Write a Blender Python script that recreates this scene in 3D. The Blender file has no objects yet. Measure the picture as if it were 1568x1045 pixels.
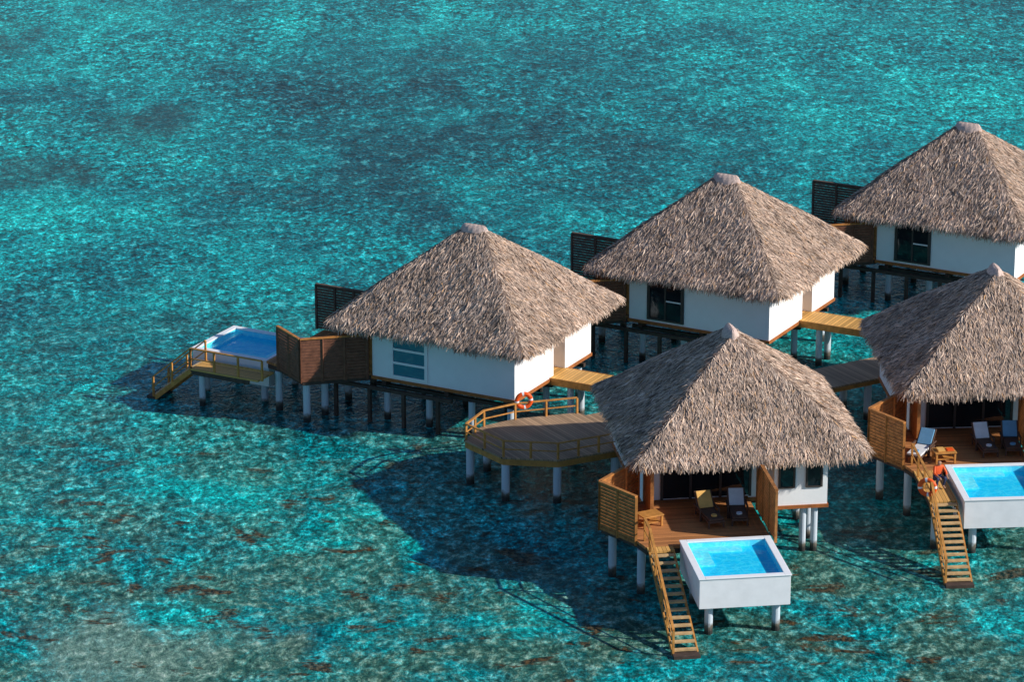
import bpy, math, random
import numpy as np
from mathutils import Vector, Matrix
random.seed(7); rng=np.random.default_rng(7)
scene=bpy.context.scene
rad=math.radians

# ------------------------------------------------------------ materials
def new_mat(name):
    m=bpy.data.materials.new(name); m.use_nodes=True
    nt=m.node_tree; b=nt.nodes['Principled BSDF']
    return m,nt,b
def N(nt,t,**kw):
    n=nt.nodes.new(t)
    for k,v in kw.items(): setattr(n,k,v)
    return n
def math_(nt,op,a,b=None,clamp=False):
    n=nt.nodes.new('ShaderNodeMath'); n.operation=op; n.use_clamp=clamp
    for i,x in enumerate((a,b)):
        if x is None: continue
        if isinstance(x,(int,float)): n.inputs[i].default_value=x
        else: nt.links.new(x,n.inputs[i])
    return n.outputs[0]
def mixc(nt,f,a,b,mode='MIX'):
    n=nt.nodes.new('ShaderNodeMix'); n.data_type='RGBA'; n.blend_type=mode
    for idx,x in ((0,f),(6,a),(7,b)):
        if isinstance(x,(int,float)): n.inputs[idx].default_value=x
        elif isinstance(x,tuple): n.inputs[idx].default_value=(*x[:3],1)
        else: nt.links.new(x,n.inputs[idx])
    return n.outputs[2]
def ramp(nt,f,stops,interp='LINEAR'):
    n=nt.nodes.new('ShaderNodeValToRGB'); cr=n.color_ramp; cr.interpolation=interp
    while len(cr.elements)<len(stops): cr.elements.new(0.5)
    for e,(p,c) in zip(cr.elements,stops):
        e.position=p; e.color=(*c,1) if isinstance(c,tuple) else (c,c,c,1)
    nt.links.new(f,n.inputs[0]); return n.outputs[0]
def noise(nt,vec,scale,detail=3,rough=.55,dist=0.):
    n=N(nt,'ShaderNodeTexNoise'); n.inputs['Scale'].default_value=scale
    n.inputs['Detail'].default_value=detail; n.inputs['Roughness'].default_value=rough
    n.inputs['Distortion'].default_value=dist
    nt.links.new(vec,n.inputs['Vector']); return n.outputs[0]
def mapping(nt,vec,rot=0,scale=(1,1,1)):
    n=N(nt,'ShaderNodeMapping'); n.inputs['Rotation'].default_value=(0,0,rot)
    n.inputs['Scale'].default_value=scale; nt.links.new(vec,n.inputs[0]); return n.outputs[0]

def simple(name,col,rough=.6,var=.25,scale=3.,spec=.3,bump=0.,metal=0.):
    m,nt,b=new_mat(name)
    tc=N(nt,'ShaderNodeTexCoord').outputs['Object']
    n=noise(nt,tc,scale,4,.6)
    dark=tuple(c*(1-var) for c in col); lite=tuple(min(1,c*(1+var*.6)) for c in col)
    c=ramp(nt,n,[(.3,dark),(.7,lite)])
    nt.links.new(c,b.inputs['Base Color'])
    b.inputs['Roughness'].default_value=rough; b.inputs['Metallic'].default_value=metal
    b.inputs['Specular IOR Level'].default_value=spec
    if bump:
        bp=N(nt,'ShaderNodeBump'); bp.inputs['Distance'].default_value=bump
        nt.links.new(noise(nt,tc,scale*8,3),bp.inputs['Height']); nt.links.new(bp.outputs[0],b.inputs['Normal'])
    return m
def plank(name,col,width=.14,axis='X',gap=.1,rough=.65,var=.35):
    m,nt,b=new_mat(name)
    tc=N(nt,'ShaderNodeTexCoord').outputs['Object']
    s=N(nt,'ShaderNodeSeparateXYZ'); nt.links.new(tc,s.inputs[0])
    v=math_(nt,'DIVIDE',s.outputs[axis],width)
    fr=math_(nt,'FRACT',v); fl=math_(nt,'FLOOR',v)
    wn=N(nt,'ShaderNodeTexWhiteNoise'); wn.noise_dimensions='1D'; nt.links.new(fl,wn.inputs['W'])
    st=(1,12,1) if axis=='Y' else (12,1,1)
    grain=noise(nt,mapping(nt,tc,0,st),1.6,4,.6)
    blot=noise(nt,tc,.9,3)
    f=math_(nt,'ADD',math_(nt,'MULTIPLY',wn.outputs[0],.5),math_(nt,'MULTIPLY',math_(nt,'ADD',grain,blot),.28))
    c=ramp(nt,f,[(.15,tuple(x*(1-var) for x in col)),(.85,tuple(min(1,x*(1+var)) for x in col))])
    g=math_(nt,'LESS_THAN',fr,gap)
    c=mixc(nt,g,c,tuple(x*.18 for x in col))
    nt.links.new(c,b.inputs['Base Color']); b.inputs['Roughness'].default_value=rough
    b.inputs['Specular IOR Level'].default_value=.25
    return m

M={}
M['plaster']=simple('white_plaster',(.92,.92,.92),.8,.04,1.2,.2,.004)
M['pool_white']=simple('pool_render',(.90,.90,.91),.6,.06,2.,.3)
M['fascia']=simple('red_brown_fascia',(.40,.13,.035),.6,.3)
M['wood']=simple('golden_wood',(.56,.25,.06),.55,.35,4.)
M['tread']=simple('stair_tread',(.64,.42,.2),.6,.3,4.)
M['wood_dark']=simple('dark_timber',(.08,.052,.04),.7,.4,4.)
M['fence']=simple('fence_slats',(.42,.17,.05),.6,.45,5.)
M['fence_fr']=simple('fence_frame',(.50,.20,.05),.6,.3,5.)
M['fence_dk']=simple('fence_slats_shaded',(.20,.08,.045),.6,.4,5.)  # fence slats again, with their shade put into a darker colour
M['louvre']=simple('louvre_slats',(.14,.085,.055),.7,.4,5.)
M['deck']=plank('deck_boards',(.48,.20,.07),.14,'Y')
M['walk']=plank('walkway_boards',(.70,.38,.11),.16,'X')
M['jetty']=plank('jetty_boards',(.40,.26,.155),.15,'X',.1)
M['door']=plank('door_boards',(.35,.18,.08),.2,'Z')
M['frame']=simple('window_frame',(.9,.9,.9),.5,.05)
M['frame_dark']=simple('window_frame_dark',(.06,.05,.045),.5,.1)
M['cushion']=simple('cushion',(.70,.70,.70),.9,.1)
M['cush_blue']=simple('blue_cushion',(.16,.38,.58),.9,.1)
M['towel']=simple('yellow_towel',(.75,.42,.12),.9,.15)
M['wicker']=simple('brown_wicker',(.11,.06,.04),.7,.3,20.)
M['orange']=simple('orange_plastic',(.9,.11,.015),.45,.08)
M['white']=simple('white_band',(.92,.92,.92),.5,.05)
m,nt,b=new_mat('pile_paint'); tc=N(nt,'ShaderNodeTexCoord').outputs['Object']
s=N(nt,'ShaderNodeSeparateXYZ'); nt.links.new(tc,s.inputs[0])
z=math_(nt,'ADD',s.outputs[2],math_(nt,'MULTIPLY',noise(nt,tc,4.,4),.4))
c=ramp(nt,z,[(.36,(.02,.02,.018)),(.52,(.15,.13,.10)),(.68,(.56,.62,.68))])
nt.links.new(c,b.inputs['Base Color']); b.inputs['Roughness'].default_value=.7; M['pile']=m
def glass(name,col,spec):
    m,nt,b=new_mat(name); b.inputs['Base Color'].default_value=(*col,1)
    b.inputs['Roughness'].default_value=.05; b.inputs['Specular IOR Level'].default_value=spec
    bp=N(nt,'ShaderNodeBump'); bp.inputs['Distance'].default_value=.01
    nt.links.new(noise(nt,N(nt,'ShaderNodeTexCoord').outputs['Object'],1.2,2),bp.inputs['Height']); nt.links.new(bp.outputs[0],b.inputs['Normal'])
    return m
M['glass']=glass('window_glass_reflection',(.02,.17,.25),.8)  # teal reflection in the pane is painted into the base colour
M['glass_dk']=glass('window_glass_dark',(.01,.015,.02),.5)
def pooltile(name,c1,c2):
    m,nt,b=new_mat(name); tc=N(nt,'ShaderNodeTexCoord').outputs['Object']
    v=N(nt,'ShaderNodeTexVoronoi'); v.feature='DISTANCE_TO_EDGE'; v.inputs['Scale'].default_value=2.2
    ds=N(nt,'ShaderNodeVectorMath'); ds.operation='ADD'; nt.links.new(tc,ds.inputs[0])
    nz=N(nt,'ShaderNodeTexNoise'); nz.inputs['Scale'].default_value=1.5; nt.links.new(tc,nz.inputs[0]); nt.links.new(nz.outputs[1],ds.inputs[1])
    nt.links.new(ds.outputs[0],v.inputs[0])
    c=ramp(nt,v.outputs[0],[(.0,c2),(.12,c1)])
    nt.links.new(c,b.inputs['Base Color']); b.inputs['Roughness'].default_value=.08; b.inputs['Specular IOR Level'].default_value=.12
    bp=N(nt,'ShaderNodeBump'); bp.inputs['Distance'].default_value=.03
    nt.links.new(noise(nt,tc,2.5,3),bp.inputs['Height']); nt.links.new(bp.outputs[0],b.inputs['Normal'])
    return m
M['tile']=pooltile('pool_water_deep',(.01,.62,.97),(.04,.72,.99))
M['tile2']=pooltile('pool_water_over_steps',(.12,.82,.99),(.22,.88,.99))
m,nt,b=new_mat('palm_thatch')
a=N(nt,'ShaderNodeAttribute'); a.attribute_name='Col'
tc=N(nt,'ShaderNodeTexCoord').outputs['Object']
f=ramp(nt,noise(nt,tc,.9,6,.65),[(.32,.66),(.5,1.),(.68,1.2)])
c=mixc(nt,1.,a.outputs['Color'],f,'MULTIPLY')
nt.links.new(c,b.inputs['Base Color']); b.inputs['Roughness'].default_value=.95; b.inputs['Specular IOR Level'].default_value=.1
M['thatch']=m
M['cap']=simple('thatch_cap',(.76,.57,.49),.9,.3,9.,.1,.03)

# ------------------------------------------------------------ mesh builder
class MB:
    def __init__(s,mirror=False): s.v=[];s.f=[];s.m=[];s.mats=[];s.mir=mirror
    def mi(s,k):
        if k not in s.mats: s.mats.append(k)
        return s.mats.index(k)
    def add(s,verts,faces,mat):
        o=len(s.v); s.v+=[tuple(v) for v in verts]
        k=s.mi(mat)
        for f in faces: s.f.append([i+o for i in f]); s.m.append(k)
    def box(s,x0,x1,y0,y1,z0,z1,mat):
        v=[(x0,y0,z0),(x1,y0,z0),(x1,y1,z0),(x0,y1,z0),(x0,y0,z1),(x1,y0,z1),(x1,y1,z1),(x0,y1,z1)]
        s.add(v,[(0,3,2,1),(4,5,6,7),(0,1,5,4),(1,2,6,5),(2,3,7,6),(3,0,4,7)],mat)
    def beam(s,p,q,w,h,mat,up=(0,0,1)):
        p=Vector(p);q=Vector(q); d=(q-p).normalized(); u=Vector(up)
        if abs(d.dot(u))>.98: u=Vector((0,1,0))
        a=d.cross(u).normalized()*w/2; c=a.cross(d).normalized()*h/2
        v=[p-a-c,p+a-c,p+a+c,p-a+c,q-a-c,q+a-c,q+a+c,q-a+c]
        s.add(v,[(0,1,2,3),(7,6,5,4),(0,4,5,1),(1,5,6,2),(2,6,7,3),(3,7,4,0)],mat)
    def prism(s,poly,z0,z1,mat):
        n=len(poly); v=[(x,y,z0) for x,y in poly]+[(x,y,z1) for x,y in poly]
        f=[tuple(reversed(range(n))),tuple(range(n,2*n))]+[(i,(i+1)%n,(i+1)%n+n,i+n) for i in range(n)]
        s.add(v,f,mat)
    def cyl(s,x,y,z0,z1,r,mat,n=14):
        v=[];
        for z in (z0,z1):
            for i in range(n):
                a=2*math.pi*i/n; v.append((x+r*math.cos(a),y+r*math.sin(a),z))
        f=[tuple(reversed(range(n))),tuple(range(n,2*n))]+[(i,(i+1)%n,(i+1)%n+n,i+n) for i in range(n)]
        s.add(v,f,mat)
    def obj(s,name,parent=None,loc=(0,0,0),rot=0,bevel=0,smooth=False):
        me=bpy.data.meshes.new(name)
        vv=[(-x,y,z) for x,y,z in s.v] if s.mir else s.v
        ff=[tuple(reversed(f)) for f in s.f] if s.mir else s.f
        me.from_pydata(vv,[],ff)
        for k in s.mats: me.materials.append(M[k])
        me.polygons.foreach_set('material_index',s.m)
        if smooth: me.polygons.foreach_set('use_smooth',[True]*len(me.polygons))
        me.update()
        o=bpy.data.objects.new(name,me); scene.collection.objects.link(o)
        o.location=loc; o.rotation_euler=(0,0,rot)
        if parent: o.parent=parent
        if bevel:
            b=o.modifiers.new('bevel','BEVEL'); b.width=bevel; b.segments=2; b.limit_method='ANGLE'
        return o
def empty(name,loc,rot=0):
    e=bpy.data.objects.new(name,None); scene.collection.objects.link(e)
    e.location=loc; e.rotation_euler=(0,0,rot); e.empty_display_size=.5; return e

# ------------------------------------------------------------ thatched roof
HX,HY,ZT,ZE=4.76,4.98,8.10,4.42
NP=24.
def outline(th):
    c,s_=np.cos(th),np.sin(th)
    r=(np.abs(c)**NP+np.abs(s_)**NP)**(-1/NP)
    return r*c,r*s_
def roofP(th,s):
    ox,oy=outline(th)
    x=s*ox*HX; y=s*oy*HY+(1-s)*np.clip(oy,-1,1)*.42
    z=ZT-(ZT-ZE)*s**1.05
    z=z+.05*np.sin(x*1.3+1)*np.cos(y*1.1)+.03*np.sin(x*2.7+y*2.1)
    return np.stack([x,y,z],-1)
def build_thatch():
    nt_=160; ns=26
    th=np.linspace(0,2*np.pi,nt_,endpoint=False)
    V=[]
    for j in range(ns+1): V.append(roofP(th,np.full(nt_,j/ns)))
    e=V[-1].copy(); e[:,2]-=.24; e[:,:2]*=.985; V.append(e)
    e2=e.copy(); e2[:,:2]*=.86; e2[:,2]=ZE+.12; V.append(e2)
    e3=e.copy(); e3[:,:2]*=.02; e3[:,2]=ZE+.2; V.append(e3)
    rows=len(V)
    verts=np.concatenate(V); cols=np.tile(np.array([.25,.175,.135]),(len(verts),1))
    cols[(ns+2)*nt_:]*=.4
    faces=[]
    for j in range(rows-1):
        for i in range(nt_):
            a=j*nt_+i; b_=j*nt_+(i+1)%nt_
            faces.append((a,b_,b_+nt_,a+nt_)[::-1])
    allv=[verts]; allc=[cols]; off=len(verts)
    def strands(n,mode):
        nonlocal off
        per=rng.random(n)*4; side=np.floor(per); t=(per-side)*2-1
        a=np.where(side==0,1,np.where(side==2,-1,t)); b_=np.where(side==1,1,np.where(side==3,-1,t))
        th=np.arctan2(b_,a)
        if mode=='roof':
            s=np.sqrt(rng.random(n))*.985
            q=rng.random(n)<.5
            sq=(np.floor(s*19)+.75+rng.normal(0,.16,n))/19
            s=np.where(q,np.clip(sq,.01,.99),s)
            L=rng.uniform(.15,.45,n); w=rng.uniform(.010,.024,n)
        elif mode=='tuft':
            s=np.sqrt(rng.random(n))*.97
            L=rng.uniform(.2,.5,n); w=rng.uniform(.018,.035,n)
        else:
            s=rng.uniform(.955,1.0,n); L=rng.uniform(.15,.5,n); w=rng.uniform(.010,.035,n)
        P=roofP(th,s)
        c,sn=np.cos(th),np.sin(th); isx=np.abs(c)>np.abs(sn)
        nx=np.where(isx,np.sign(c),0); ny=np.where(isx,0,np.sign(sn))
        al=math.atan2(ZT-ZE,4.9)
        ca,sa=math.cos(al),math.sin(al)
        if mode=='fringe':
            dip=rng.uniform(.85,1.5,n)
            d=np.stack([nx*np.cos(dip),ny*np.cos(dip),-np.sin(dip)],-1)
        else: d=np.stack([nx*ca,ny*ca,np.full(n,-sa)],-1)
        nn=np.stack([nx*sa,ny*sa,np.full(n,ca)],-1)
        sd=np.stack([-ny,nx,np.zeros(n)],-1)
        jit=rng.normal(0,.24 if mode!='tuft' else .38,n)[:,None]
        d=d*np.cos(jit)+sd*np.sin(jit)
        sdv=sd*np.cos(jit)
        tw=rng.normal(0,.3,n)[:,None]
        sdv=sdv*np.cos(tw)+nn*np.sin(tw)
        L=L[:,None]; W=w[:,None]
        l1=rng.uniform(.005,.035,n)[:,None]; l2=rng.uniform(-.02,.06,n)[:,None]
        if mode=='tuft': l1=rng.uniform(.03,.06,n)[:,None]; l2=rng.uniform(.03,.11,n)[:,None]
        if mode=='fringe': l2=l2*.4
        B=P+nn*.01; Mi=P+d*L*.5+nn*l1; T=P+d*L+nn*l2+sd*rng.normal(0,.03,n)[:,None]
        vs=np.stack([B-sdv*W,B+sdv*W,Mi+sdv*W*.9,Mi-sdv*W*.9,T+sdv*W*.25,T-sdv*W*.25],1).reshape(-1,3)
        pal=np.array([[.73,.52,.385],[.60,.44,.335],[.42,.32,.26],[.86,.66,.51],[.17,.125,.10],[.64,.38,.2]])
        idx=rng.choice(6,n,p=[.30,.24,.17,.13,.12,.04])
        col=pal[idx]*rng.uniform(.8,1.12,n)[:,None]
        cc=np.repeat(col,6,axis=0); allv.append(vs); allc.append(cc)
        base=off+np.arange(n)*6
        for o in base.tolist():
            faces.append((o,o+1,o+2,o+3)); faces.append((o+3,o+2,o+4,o+5))
        off+=n*6
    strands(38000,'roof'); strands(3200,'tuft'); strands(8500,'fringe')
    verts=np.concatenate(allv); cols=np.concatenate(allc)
    me=bpy.data.meshes.new('thatched_roof'); me.from_pydata(verts.tolist(),[],faces)
    at=me.color_attributes.new('Col','FLOAT_COLOR','POINT')
    at.data.foreach_set('color',np.concatenate([cols,np.ones((len(cols),1))],1).ravel())
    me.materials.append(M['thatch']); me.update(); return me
ROOF=build_thatch()
def build_cap():
    mb=MB(); n=48; th=np.linspace(0,2*np.pi,n,endpoint=False); rings=[]
    for k,dz in ((.02,.16),(.35,.155),(.6,.13),(.8,.08),(.95,.0),(1.,-.10)):
        p=np.stack([.40*k*np.cos(th)*1.0,(.30*k+.40)*np.sin(th),np.zeros(n)],-1)
        if k<.1: p[:,1]=.40*np.sin(th)
        p[:,2]=8.12+dz-.22*k*k*np.abs(np.cos(th))-.12*k*k+.012*np.sin(th*13); rings.append(p)
    v=np.concatenate(rings).tolist(); f=[tuple(range(n))]
    for j in range(len(rings)-1):
        for i in range(n):
            a=j*n+i;b_=j*n+(i+1)%n; f.append((a,a+n,b_+n,b_))
    mb.add(v,f,'cap'); return mb
CAPMB=build_cap()

# ------------------------------------------------------------ parts
def rail(mb,pts,h,mat,spacing=1.3,mid=True):
    for i in range(len(pts)-1):
        p=Vector(pts[i]);q=Vector(pts[i+1]); L=(q-p).length; k=max(1,round(L/spacing))
        for j in range(k+1):
            if j==k and i<len(pts)-2: continue
            c=p.lerp(q,j/k); mb.beam(c,c+Vector((0,0,h)),.08,.08,mat)
        up=Vector((0,0,h+.025)); mb.beam(p+up,q+up,.10,.05,mat)
        if mid:
            up=Vector((0,0,h*.5)); mb.beam(p+up,q+up,.035,.05,mat)
def fence_panel(mb,p,q,z0,h,mat,matf,n=14,mtop=None):
    p=Vector((*p,0));q=Vector((*q,0)); L=(q-p).length; k=max(1,round(L/1.1))
    for j in range(k+1):
        c=p.lerp(q,j/k); mb.beam(c+Vector((0,0,z0)),c+Vector((0,0,z0+h)),.1,.1,matf)
    mb.beam(p+Vector((0,0,z0+h+.03)),q+Vector((0,0,z0+h+.03)),.14,.06,mtop or matf)
    st=(h-.04)/n
    for i in range(n):
        z=z0+.03+st*(i+.5)
        mb.beam(p+Vector((0,0,z)),q+Vector((0,0,z)),.03,st*.86,mat)

def villa(loc,rot,mirror,pool_dx=0.,pool_dz=0.,st_x=-4.7,st_w=1.0,gang_z=2.15,gang_end=-8.3,st_end=-13.4,louv_end=-7.9,roofrot=0,win='glass'):
    E=empty('overwater_villa',(loc[0],loc[1],0),rot)
    r=bpy.data.objects.new('thatched_roof',ROOF); scene.collection.objects.link(r); r.parent=E
    r.rotation_euler=(0,0,roofrot)
    CAPMB.obj('roof_cap',E,rot=roofrot,smooth=True)
    mb=MB(mirror)
    out=[(-4,-2.9),(1.05,-2.9),(1.05,-4),(3.2,-4),(3.2,4.1),(.7,4.1),(.7,3.0),(-.4,3.0),(-.4,4.1),(-4,4.1)]
    mb.prism(out,2.06,4.65,'plaster'); mb.obj('walls',E)
    mb=MB(mirror)
    mb.prism([(-4.05,-2.95),(1.0,-2.95),(1.0,-4.05),(3.25,-4.05),(3.25,4.15),(-4.05,4.15)],1.92,2.06,'fascia')
    for y in (-2.4,.7,3.6): mb.box(-3.9,3.1,y-.1,y+.1,1.66,1.92,'wood_dark')
    for x in (-3.6,-.3,2.8): mb.box(x-.09,x+.09,-2.9,4.0,1.50,1.66,'wood_dark')
    if mirror:
        mb.box(-4.35,-4.2,-5.2,1.2,1.52,1.68,'wood_dark')
        for y in (-4.6,-2.9,-1.2,.5): mb.box(-4.36,-4.19,y-.07,y+.07,-.5,1.52,'wood_dark')
    mb.obj('floor_frame',E)
    mb=MB(mirror)
    y0,y1,z0,z1=-1.9,-.2,2.22,4.15
    mb.box(-4.03,-4.003,y0,y1,z0,z1,win)
    fm='frame' if win=='glass' else 'frame_dark'
    for yy in (y0,y1): mb.box(-4.08,-4.0,yy-.07,yy+.07,z0-.05,z1+.05,fm)
    if win=='glass':
        for zz in (z0,z0+.62,z0+1.24,z1): mb.box(-4.07,-4.002,y0+.07,y1-.07,zz-.05,zz+.05,fm)
    else:
        for zz in (z0,z1): mb.box(-4.07,-4.002,y0+.07,y1-.07,zz-.045,zz+.045,fm)
        mb.box(-4.065,-4.002,y0+.8,y0+.88,z0+.045,z1-.045,fm)
        mb.box(-4.06,-4.031,y0+.88,y1-.07,z0+.9,z0+.96,'frame')
    mb.box(-3.2,.3,-2.96,-2.905,2.2,4.3,'glass_dk')
    for x in (-3.25,-2.1,-.9,.3): mb.box(x-.05,x+.05,-3.0,-2.902,2.15,4.35,'frame_dark')
    for (a,b_) in ((1.25,1.85),(2.35,2.95)):
        mb.box(a,b_,-4.03,-4.003,2.85,3.95,'glass_dk')
        for x in (a,b_): mb.box(x-.04,x+.04,-4.07,-4.002,2.8,4.0,'frame_dark')
        for zz in (2.82,3.98): mb.box(a+.04,b_-.04,-4.065,-4.003,zz-.03,zz+.03,'frame_dark')
    mb.box(-.25,.55,3.003,3.06,2.2,4.2,'door')
    mb.obj('windows_and_doors',E)
    mb=MB(mirror); mb.box(-4.0,-3.86,-4.6,-2.905,2.2,4.5,'fence'); mb.obj('terrace_partition',E)
    mb=MB(mirror)
    for x in (-3.6,-.3,2.8):
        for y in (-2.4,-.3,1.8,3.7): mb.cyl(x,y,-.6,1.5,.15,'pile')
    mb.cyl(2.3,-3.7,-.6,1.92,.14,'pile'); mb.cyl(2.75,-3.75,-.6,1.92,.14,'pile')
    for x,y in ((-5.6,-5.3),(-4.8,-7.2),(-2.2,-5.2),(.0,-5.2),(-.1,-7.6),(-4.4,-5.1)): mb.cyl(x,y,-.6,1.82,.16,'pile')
    mb.obj('piles',E)
    mb=MB(mirror)
    gx0,gx1=st_x,st_x+st_w
    poly=[(.2,-2.97),(-4.0,-2.97),(-6.1,-5.25),(-5.0,-7.05),(-4.75,-7.85),(.2,-7.85)]
    mb.prism(poly[::-1],2.05,2.16,'deck')
    mb.prism([(x*.99,y*.995) for x,y in poly][::-1],1.82,2.05,'wood_dark')
    mb.obj('terrace_deck',E)
    mb=MB(mirror); k1,k2=('fence_dk','fence_dk') if mirror else ('fence','fence_fr')  # mirrored villas get the slats coloured as if in shade
    fence_panel(mb,(-4.2,-3.05),(-6.12,-5.28),1.95,1.98,k1,k2,14,'fence_fr')
    fence_panel(mb,(-6.12,-5.28),(-5.0,-7.1),1.95,1.98,k1,k2,14,'fence_fr')
    mb.obj('wooden_fence',None,(loc[0],loc[1],0),rot)
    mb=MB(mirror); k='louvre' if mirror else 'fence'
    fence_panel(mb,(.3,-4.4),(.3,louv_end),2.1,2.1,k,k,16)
    mb.obj('privacy_screen',None,(loc[0],loc[1],0),rot)
    P=empty('swimming_pool',(loc[0],loc[1],pool_dz),rot)
    mb=MB(mirror); x0,x1,ya,yb=-3.42+pool_dx,.05+pool_dx,-11.85,-7.9
    zt,zb,w=2.34,1.16,.2
    mb.box(x0,x1,ya,ya+w,zb,zt,'pool_white'); mb.box(x0,x1,yb-w,yb,zb,zt,'pool_white')
    mb.box(x0,x0+w,ya+w,yb-w,zb,zt,'pool_white'); mb.box(x1-w,x1,ya+w,yb-w,zb,zt,'pool_white')
    mb.box(x0+w,x1-w,ya+w,yb-w,zb,1.35,'pool_white')
    mb.box(x0-.04,x0+w+.03,ya-.04,yb+.04,zt,zt+.05,'white'); mb.box(x1-w-.03,x1+.04,ya-.04,yb+.04,zt,zt+.05,'white')
    mb.box(x0+w+.03,x1-w-.03,ya-.04,ya+w+.03,zt,zt+.05,'white'); mb.box(x0+w+.03,x1-w-.03,yb-w-.03,yb+.04,zt,zt+.05,'white')
    mb.cyl(x0+.25,ya+.08,zb+.75,zb+.8,.05,'frame_dark')
    mb.obj('pool_basin',P,bevel=.012)
    mb=MB(mirror); a,b_,c,d=x0+w,x1-w,ya+w,yb-w; e=.006
    mb.box(a+e,b_-e,c+e,d-e,1.36,2.1,'tile')
    for q in ((a+e,b_-e,c+e,c+.03),(a+e,b_-e,d-.03,d-e),(a+e,a+.03,c+.03,d-.03),(b_-.03,b_-e,c+.03,d-.03)):
        mb.box(*q,2.1,zt-.02,'tile2')
    mb.box(a+.03,b_-1.0,d-.55,d-.03,2.1,2.18,'tile2'); mb.box(a+.03,a+.75,d-1.9,d-.55,2.1,2.17,'tile2')
    mb.box(a+.03,a+.4,d-1.3,d-.55,2.17,2.23,'tile2')
    mb.box(a+.03,b_-.03,c+.03,c+.35,2.1,2.19,'tile2')
    mb.obj('pool_water',P)
    mb=MB(mirror)
    for x in (x0+.45,x1-.45):
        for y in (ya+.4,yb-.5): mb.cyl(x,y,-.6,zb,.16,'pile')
    mb.obj('pool_piles',P)
    S=empty('wooden_stairs',(loc[0],loc[1],0),rot)
    mb=MB(mirror)
    if gang_end<-8.4 or gang_z<2.1:
        mb.box(gx0,gx1,gang_end,-7.4 if gang_z<2.1 else -7.86,gang_z-.08,gang_z,'walk')
        for x in (gx0+.06,gx1-.06): mb.box(x-.05,x+.05,gang_end,-7.9,gang_z-.28,gang_z-.08,'wood_dark')
        mb.cyl(gx0+.3,gang_end+.4,-.6,gang_z-.1,.14,'pile')
    else: mb.box(gx0,gx1,gang_end,-7.86,2.06,2.155,'walk')
    ys,ye=gang_end,st_end; n=13; zs=gang_z; ze=.12
    for i in range(n):
        t=(i+.6)/n; y=ys+(ye-ys)*t; z=zs+(ze-zs)*t
        mb.box(gx0+.06,gx1-.06,y-.10,y+.10,z-.03,z+.03,'tread')
    for x in (gx0+.03,gx1-.03): mb.beam((x,ys,zs-.12),(x,ye,ze-.12),.06,.2,'wood')
    mb.box(gx0,gx1,ye-.35,ye+.1,-.3,.12,'wood_dark')
    mb.obj('treads',S)
    mb=MB(mirror); h=.9
    xr=gx0+.03
    rail(mb,[(xr,-7.2,min(2.16,gang_z)),(xr,gang_end,gang_z)],h,'wood')
    rail(mb,[(xr,ys,zs),(xr,ye,ze)],h,'wood')
    if mirror: rail(mb,[(gx1-.03,ys,zs),(gx1-.03,ye,ze)],h,'wood')
    mb.obj('handrail',S)
    return E

A=(-1.63,152.7);B=(9.8,160.7);C=(21.9,169.7);D=(8.72,138.5);Ev=(20.3,146.6)
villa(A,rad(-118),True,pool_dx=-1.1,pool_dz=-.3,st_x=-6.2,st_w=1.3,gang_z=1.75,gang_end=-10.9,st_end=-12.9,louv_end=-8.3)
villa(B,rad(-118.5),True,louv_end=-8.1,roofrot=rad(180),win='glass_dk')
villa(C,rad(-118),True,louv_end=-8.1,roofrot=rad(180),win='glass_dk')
villa(D,rad(8),False)
villa(Ev,rad(4.5),False,st_w=1.1,gang_end=-11.3,st_end=-14.8,roofrot=rad(180))

# ------------------------------------------------------------ jetty
ja=math.atan2(8,13.5); jd=Vector((math.cos(ja),math.sin(ja))); jn=Vector((-jd.y,jd.x))
JO=Vector((1.3,143.2))
def tj(x,y):
    r=Vector((x,y))-JO; return (r.dot(jd),r.dot(jn))
mb=MB()
octw=[(-2.0,142.6),(-1.25,144.3),(.1,145.2),(2.8,146.0),(4.7,143.9),(4.5,141.5),(1.9,140.2),(-.4,140.5)]
octl=[tj(*p) for p in octw][::-1]
ZJ=1.95
mb.prism(octl,ZJ-.07,ZJ,'jetty'); mb.prism([(x*.985,y*.985) for x,y in octl],ZJ-.34,ZJ-.07,'wood')
mb.box(2.6,46,-1.2,1.2,ZJ-.078,ZJ-.004,'jetty'); mb.box(2.7,46,-1.12,-1.0,ZJ-.3,ZJ-.08,'wood'); mb.box(2.7,46,1.0,1.12,ZJ-.3,ZJ-.08,'wood')
mb.obj('jetty',None,(JO.x,JO.y,0),ja)
mb=MB()
rp=[tj(*p) for p in octw]
order=[6,7,0,1,2,3]
rail(mb,[(*[c*.97 for c in rp[i]],ZJ) for i in [5]+order],.68,'wood',1.1)
mb.obj('jetty_railing',None,(JO.x,JO.y,0),ja)
mb=MB()
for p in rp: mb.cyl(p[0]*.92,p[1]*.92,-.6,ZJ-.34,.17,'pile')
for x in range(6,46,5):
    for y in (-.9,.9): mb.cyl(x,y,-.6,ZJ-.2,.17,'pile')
mb.obj('jetty_piles',None,(JO.x,JO.y,0),ja)
def walkway(p,q,w=1.5):
    p=Vector(p);q=Vector(q); a=math.atan2(q.y-p.y,q.x-p.x); L=(q-p).length; mb=MB()
    mb.box(0,L,-w/2,w/2,2.0,2.09,'walk'); mb.box(0,L,-w/2-.05,-w/2-.001,1.78,2.1,'wood'); mb.box(0,L,w/2+.001,w/2+.05,1.78,2.1,'wood')
    for x in (1.8,L-1.2): mb.cyl(x,-.5,-.6,1.95,.15,'pile'); mb.cyl(x,.5,-.6,1.95,.15,'pile')
    mb.obj('entry_walkway',None,(p.x,p.y,0),a)
for c in (A,B,C):
    p=Vector((c[0]+3.2*.883,c[1]-3.2*.469)); walkway(p,p+Vector((.883,-.469))*6.2)
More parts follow.
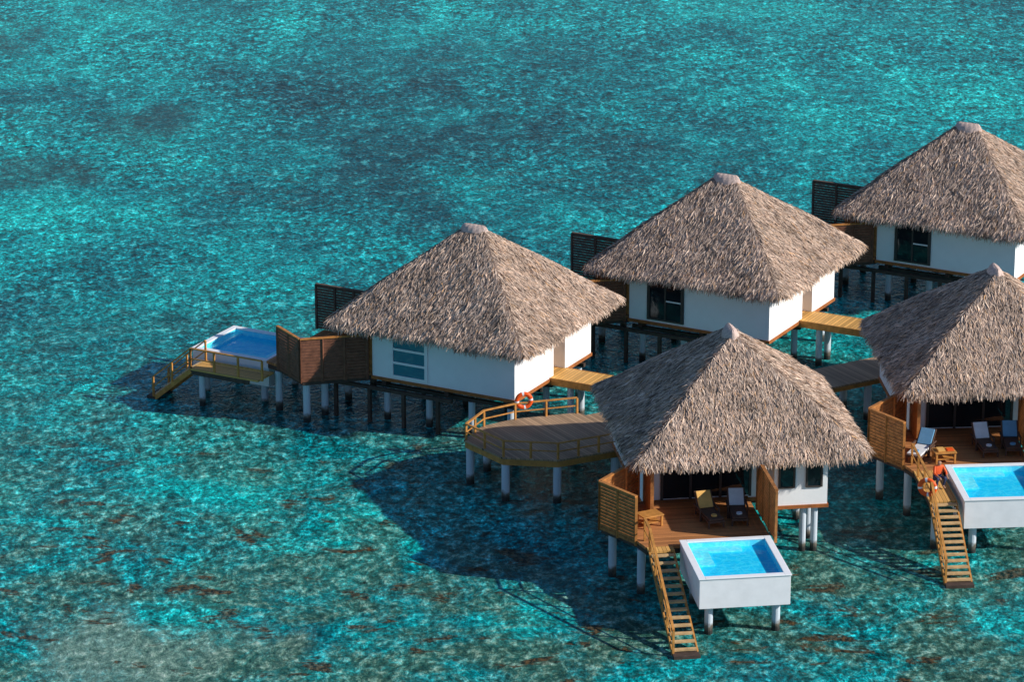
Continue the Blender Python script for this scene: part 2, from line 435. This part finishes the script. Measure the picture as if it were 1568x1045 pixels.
for c,a in ((D,rad(8)),(Ev,rad(4.5))):
    n=Vector((-math.sin(a),math.cos(a))); p=Vector(c)+n*3.2; walkway(p,p+n*4.2)

# ------------------------------------------------------------ furniture
def loc2w(c,a,x,y): return (c[0]+x*math.cos(a)-y*math.sin(a),c[1]+x*math.sin(a)+y*math.cos(a))
def lounge(c,a,x,y,cush,tow,da=0):
    mb=MB()
    mb.box(-.34,.34,-1.15,.55,.22,.30,'wicker')
    for sx in (-.3,.3):
        for sy in (-1.08,-.2,.5): mb.box(sx-.035,sx+.035,sy-.035,sy+.035,0,.22,'wicker')
    mb.beam((0,.1,.32),(0,.66,.92),.70,.06,'wicker')
    mb.box(-.30,.30,-1.12,.12,.305,.39,cush)
    mb.beam((0,.12,.40),(0,.60,.93),.58,.08,tow)
    for sx in (-.38,.38): mb.box(sx-.04,sx+.04,-.3,.5,.45,.5,'wicker'); mb.box(sx-.03,sx+.03,-.3,-.24,0,.45,'wicker')
    mb.cyl(0,-.8,.395,.46,.12,tow)
    w=loc2w(c,a,x,y); mb.obj('lounge_chair',None,(w[0],w[1],2.165),a+da,bevel=.015)
lounge(D,rad(8),-1.85,-5.2,'wicker','towel',rad(8)); lounge(D,rad(8),-.65,-5.1,'wicker','cushion',rad(-5))
lounge(Ev,rad(4.5),-1.4,-5.5,'wicker','cushion',rad(5)); lounge(Ev,rad(4.5),-.25,-5.4,'wicker','cush_blue',rad(-5))
lounge(Ev,rad(4.5),-4.0,-6.0,'cushion','cush_blue',rad(-30))
def table(c,a,x,y,da=0,tow=False):
    mb=MB(); mb.box(-.45,.45,-.35,.35,.44,.49,'wood')
    for sx in (-.38,.38):
        for sy in (-.28,.28): mb.box(sx-.04,sx+.04,sy-.04,sy+.04,0,.44,'wood')
    mb.box(-.38,.38,-.24,.24,.15,.18,'wood')
    if tow: mb.box(-.3,.0,-.2,.2,.493,.57,'towel'); mb.box(.1,.38,-.15,.15,.493,.54,'orange')
    w=loc2w(c,a,x,y); mb.obj('wooden_table',None,(w[0],w[1],2.165),a+da,bevel=.01)
table(D,rad(8),-4.2,-5.6,rad(20)); table(Ev,rad(4.5),-3.3,-6.9,rad(5),True)

def life_ring(loc,rz):
    mb=MB(); R,r=.30,.095; n,k=48,12; v=[];
    for i in range(n):
        a=2*math.pi*i/n
        for j in range(k):
            b_=2*math.pi*j/k; v.append(((R+r*math.cos(b_))*math.cos(a),r*.8*math.sin(b_),(R+r*math.cos(b_))*math.sin(a)))
    fo=[];fw=[]
    for i in range(n):
        for j in range(k):
            f=(i*k+j,i*k+(j+1)%k,((i+1)%n)*k+(j+1)%k,((i+1)%n)*k+j)
            (fw if (i%12) in (0,1) else fo).append(f)
    mb.add(v,fo,'orange'); mb.add(v,fw,'white')
    o=mb.obj('life_ring',None,loc,rz,smooth=True); return o
life_ring((.5,145.25,2.75),rad(10))
w=loc2w(Ev,rad(4.5),-4.82,-11.3); life_ring((w[0],w[1],2.75),rad(-20))

def person(loc,rz):
    V=[(0,.05,.34),(0,.0,.55),(0,-.06,.76),(0,-.09,.92),(0,-.12,1.02),(0,-.14,1.13),
       (.11,.04,.32),(.17,-.38,.5),(.15,-.22,.09),(.15,-.40,.05),
       (-.11,.04,.32),(-.17,-.38,.5),(-.15,-.22,.09),(-.15,-.40,.05),
       (.18,-.06,.88),(.26,-.22,.66),(.18,-.45,.58),(.16,-.54,.56),
       (-.18,-.06,.88),(-.26,-.22,.66),(-.18,-.45,.58),(-.16,-.54,.56)]
    Ed=[(0,1),(1,2),(2,3),(3,4),(4,5),(0,6),(6,7),(7,8),(8,9),(0,10),(10,11),(11,12),(12,13),(2,14),(14,15),(15,16),(16,17),(2,18),(18,19),(19,20),(20,21)]
    R=[.15,.17,.19,.06,.09,.09,.1,.075,.045,.04,.1,.075,.045,.04,.07,.05,.035,.04,.07,.05,.035,.04]
    for h,sx in ((17,1),(21,-1)):
        hx,hy,hz=V[h]
        for i,(dx,l) in enumerate(((-.03,.065),(-.01,.075),(.01,.07),(.028,.055))):
            V.append((hx+dx,hy-.05-l*.4,hz-.005)); V.append((hx+dx,hy-.05-l*.8,hz-.035)); R+= [.009,.008]
            Ed+= [(h,len(V)-2),(len(V)-2,len(V)-1)]
        V.append((hx-sx*.05,hy-.02,hz)); R.append(.010); Ed.append((h,len(V)-1))
    me=bpy.data.meshes.new('person'); me.from_pydata(V,Ed,[])
    o=bpy.data.objects.new('person',me); scene.collection.objects.link(o)
    o.modifiers.new('skin','SKIN')
    for i,sv in enumerate(me.skin_vertices[0].data): sv.radius=(R[i],R[i]*.85); sv.use_root=(i==0)
    sb=o.modifiers.new('sub','SUBSURF'); sb.levels=2; sb.render_levels=2
    m,nt,b=new_mat('person_clothes'); tc=N(nt,'ShaderNodeTexCoord').outputs['Object']
    s=N(nt,'ShaderNodeSeparateXYZ'); nt.links.new(tc,s.inputs[0])
    c=ramp(nt,s.outputs[2],[(0,(.4,.22,.14)),(.12,(.02,.04,.12)),(.56,(.85,.12,.02)),(.93,(.4,.22,.14))],'CONSTANT')
    hair=math_(nt,'GREATER_THAN',math_(nt,'ADD',s.outputs[2],math_(nt,'MULTIPLY',s.outputs[1],.8)),1.03)
    c=mixc(nt,hair,c,(.02,.015,.01))
    arm=math_(nt,'LESS_THAN',s.outputs[1],-.40)
    hi=math_(nt,'GREATER_THAN',s.outputs[2],.52)
    c=mixc(nt,math_(nt,'MULTIPLY',arm,hi),c,(.4,.22,.14))
    nt.links.new(c,b.inputs['Base Color']); b.inputs['Roughness'].default_value=.7
    me.materials.append(m)
    o.location=loc; o.rotation_euler=(0,0,rz)
w=loc2w(Ev,rad(4.5),-4.1,-9.7); person((w[0],w[1],2.16),rad(20))

# ------------------------------------------------------------ water
m,nt,b=new_mat('lagoon_water')
tc=N(nt,'ShaderNodeTexCoord').outputs['Object']
sep=N(nt,'ShaderNodeSeparateXYZ'); nt.links.new(tc,sep.inputs[0]); X,Y=sep.outputs[0],sep.outputs[1]
nzc=N(nt,'ShaderNodeTexNoise'); nzc.inputs['Scale'].default_value=.5; nzc.inputs['Detail'].default_value=2; nt.links.new(tc,nzc.inputs[0])
sub=N(nt,'ShaderNodeVectorMath'); sub.operation='MULTIPLY_ADD'; nt.links.new(nzc.outputs[1],sub.inputs[0]); sub.inputs[1].default_value=(.6,.6,0); nt.links.new(tc,sub.inputs[2])
wc=sub.outputs[0]
big=noise(nt,tc,.028,4,.55,.4)
med=noise(nt,mapping(nt,tc,rad(20),(1,.5,1)),.2,6,.68,.3)
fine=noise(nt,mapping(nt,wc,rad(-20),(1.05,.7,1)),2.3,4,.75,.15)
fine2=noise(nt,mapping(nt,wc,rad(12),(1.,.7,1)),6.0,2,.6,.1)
mid=noise(nt,mapping(nt,wc,rad(-10),(.9,.7,1)),.9,4,.65,.2)
f=math_(nt,'ADD',math_(nt,'MULTIPLY',big,.5),math_(nt,'MULTIPLY',med,.5))
base=ramp(nt,f,[(.37,(.004,.10,.125)),(.45,(.001,.20,.225)),(.53,(.001,.34,.345)),(.61,(.006,.52,.48))])
sparkle=ramp(nt,fine,[(.33,.13),(.46,.52),(.54,1.02),(.61,1.8),(.70,3.7)])  # caustic sparkle painted into the water colour as light and dark speckle
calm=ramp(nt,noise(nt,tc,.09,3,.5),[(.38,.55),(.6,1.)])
sparkle=mixc(nt,calm,(.88,.88,.88),sparkle)
base=mixc(nt,1.,base,sparkle,'MULTIPLY')
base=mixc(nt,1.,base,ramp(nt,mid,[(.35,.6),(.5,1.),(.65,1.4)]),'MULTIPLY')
base=mixc(nt,1.,base,ramp(nt,fine2,[(.35,.45),(.5,.92),(.65,1.8)]),'MULTIPLY')  # finer sparkle grain, also painted into the colour
caustics=ramp(nt,math_(nt,'ADD',math_(nt,'MULTIPLY',fine,.6),math_(nt,'MULTIPLY',mid,.4)),[(.55,0.),(.66,.6)])  # mask for bright caustic flecks painted on the water, no seabed material
base=mixc(nt,caustics,base,(.16,.70,.62))
near=N(nt,'ShaderNodeMapRange'); nt.links.new(Y,near.inputs[0]); near.inputs[1].default_value=172; near.inputs[2].default_value=126
reef=ramp(nt,fine,[(.35,(.008,.04,.03)),(.50,(.05,.12,.075)),(.60,(.22,.33,.22)),(.68,(.5,.58,.42))])
pat=ramp(nt,noise(nt,tc,.2,7,.75,.5),[(.42,0.),(.56,1.)])
pm=math_(nt,'MULTIPLY',math_(nt,'MULTIPLY',pat,near.outputs[0]),.8)
base=mixc(nt,pm,base,reef)
def spot(x,y,rx,ry):
    a=math_(nt,'POWER',math_(nt,'ABSOLUTE',math_(nt,'DIVIDE',math_(nt,'SUBTRACT',X,x),rx)),2.)
    c=math_(nt,'POWER',math_(nt,'ABSOLUTE',math_(nt,'DIVIDE',math_(nt,'SUBTRACT',Y,y),ry)),2.)
    d=math_(nt,'ADD',math_(nt,'ADD',a,c),math_(nt,'MULTIPLY',math_(nt,'SUBTRACT',med,.5),5.))
    return ramp(nt,d,[(.0,1.),(1.,0.)])
bank=ramp(nt,fine,[(.35,(.05,.13,.10)),(.55,(.22,.36,.28)),(.68,(.5,.62,.5))])
base=mixc(nt,math_(nt,'MULTIPLY',spot(-14,124.5,5.5,5.),.75),base,bank)
for (x,y,rx,ry) in ((-20,199,3.8,6),(-33,222,4,7),(-26,190,4,4)):
    base=mixc(nt,math_(nt,'MULTIPLY',spot(x,y,rx,ry),.55),base,(.02,.055,.06))
ch=noise(nt,mapping(nt,wc,rad(15),(.6,1.0,1)),.62,5,.68,.5)
bigm=ramp(nt,noise(nt,tc,.05,2,.5),[(.48,0.),(.6,1.)])
pat2=ramp(nt,ch,[(.575,0.),(.62,1.)])
w8=math_(nt,'ADD',math_(nt,'MULTIPLY',near.outputs[0],.95),math_(nt,'MULTIPLY',bigm,.3),True)
pm2=math_(nt,'MULTIPLY',math_(nt,'MULTIPLY',pat2,w8),.92)
coral=ramp(nt,fine2,[(.4,(.006,.012,.010)),(.62,(.13,.065,.02))])
base=mixc(nt,pm2,base,coral)
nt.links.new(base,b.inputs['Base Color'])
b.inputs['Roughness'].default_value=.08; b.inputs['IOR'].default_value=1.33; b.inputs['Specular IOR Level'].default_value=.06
bp=N(nt,'ShaderNodeBump'); bp.inputs['Distance'].default_value=.10; bp.inputs['Strength'].default_value=.8
hh=math_(nt,'ADD',fine,math_(nt,'MULTIPLY',fine2,.35)); nt.links.new(hh,bp.inputs['Height']); nt.links.new(bp.outputs[0],b.inputs['Normal'])
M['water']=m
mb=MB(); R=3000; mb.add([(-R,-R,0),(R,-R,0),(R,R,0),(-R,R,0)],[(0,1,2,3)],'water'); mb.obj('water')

# ------------------------------------------------------------ light, camera
az,el=rad(-15),rad(27.5)
sv=Vector((math.cos(el)*math.cos(az),math.cos(el)*math.sin(az),math.sin(el)))
L=bpy.data.lights.new('sun','SUN'); L.energy=5.0; L.angle=rad(.5); L.color=(1,.95,.87)
o=bpy.data.objects.new('sun',L); scene.collection.objects.link(o); o.rotation_euler=sv.to_track_quat('Z','Y').to_euler(); o.location=(60,120,60)
W=bpy.data.worlds.new('World'); scene.world=W; W.use_nodes=True; nt=W.node_tree
sk=nt.nodes.new('ShaderNodeTexSky'); sk.sky_type='NISHITA'; sk.sun_disc=False; sk.sun_elevation=el; sk.sun_rotation=math.pi/2-az
sk.ozone_density=6.; sk.dust_density=.3
nt.links.new(sk.outputs[0],nt.nodes['Background'].inputs[0]); nt.nodes['Background'].inputs[1].default_value=.105
cam=bpy.data.cameras.new('camera'); co=bpy.data.objects.new('camera',cam); scene.collection.objects.link(co)
co.location=(0,0,54); co.rotation_euler=(rad(71.5),0,0); cam.sensor_width=36; cam.lens=5600/1568*36; cam.clip_end=6000; cam.clip_start=1
scene.camera=co
scene.view_settings.view_transform='Standard'; scene.view_settings.look='None'; scene.view_settings.exposure=0
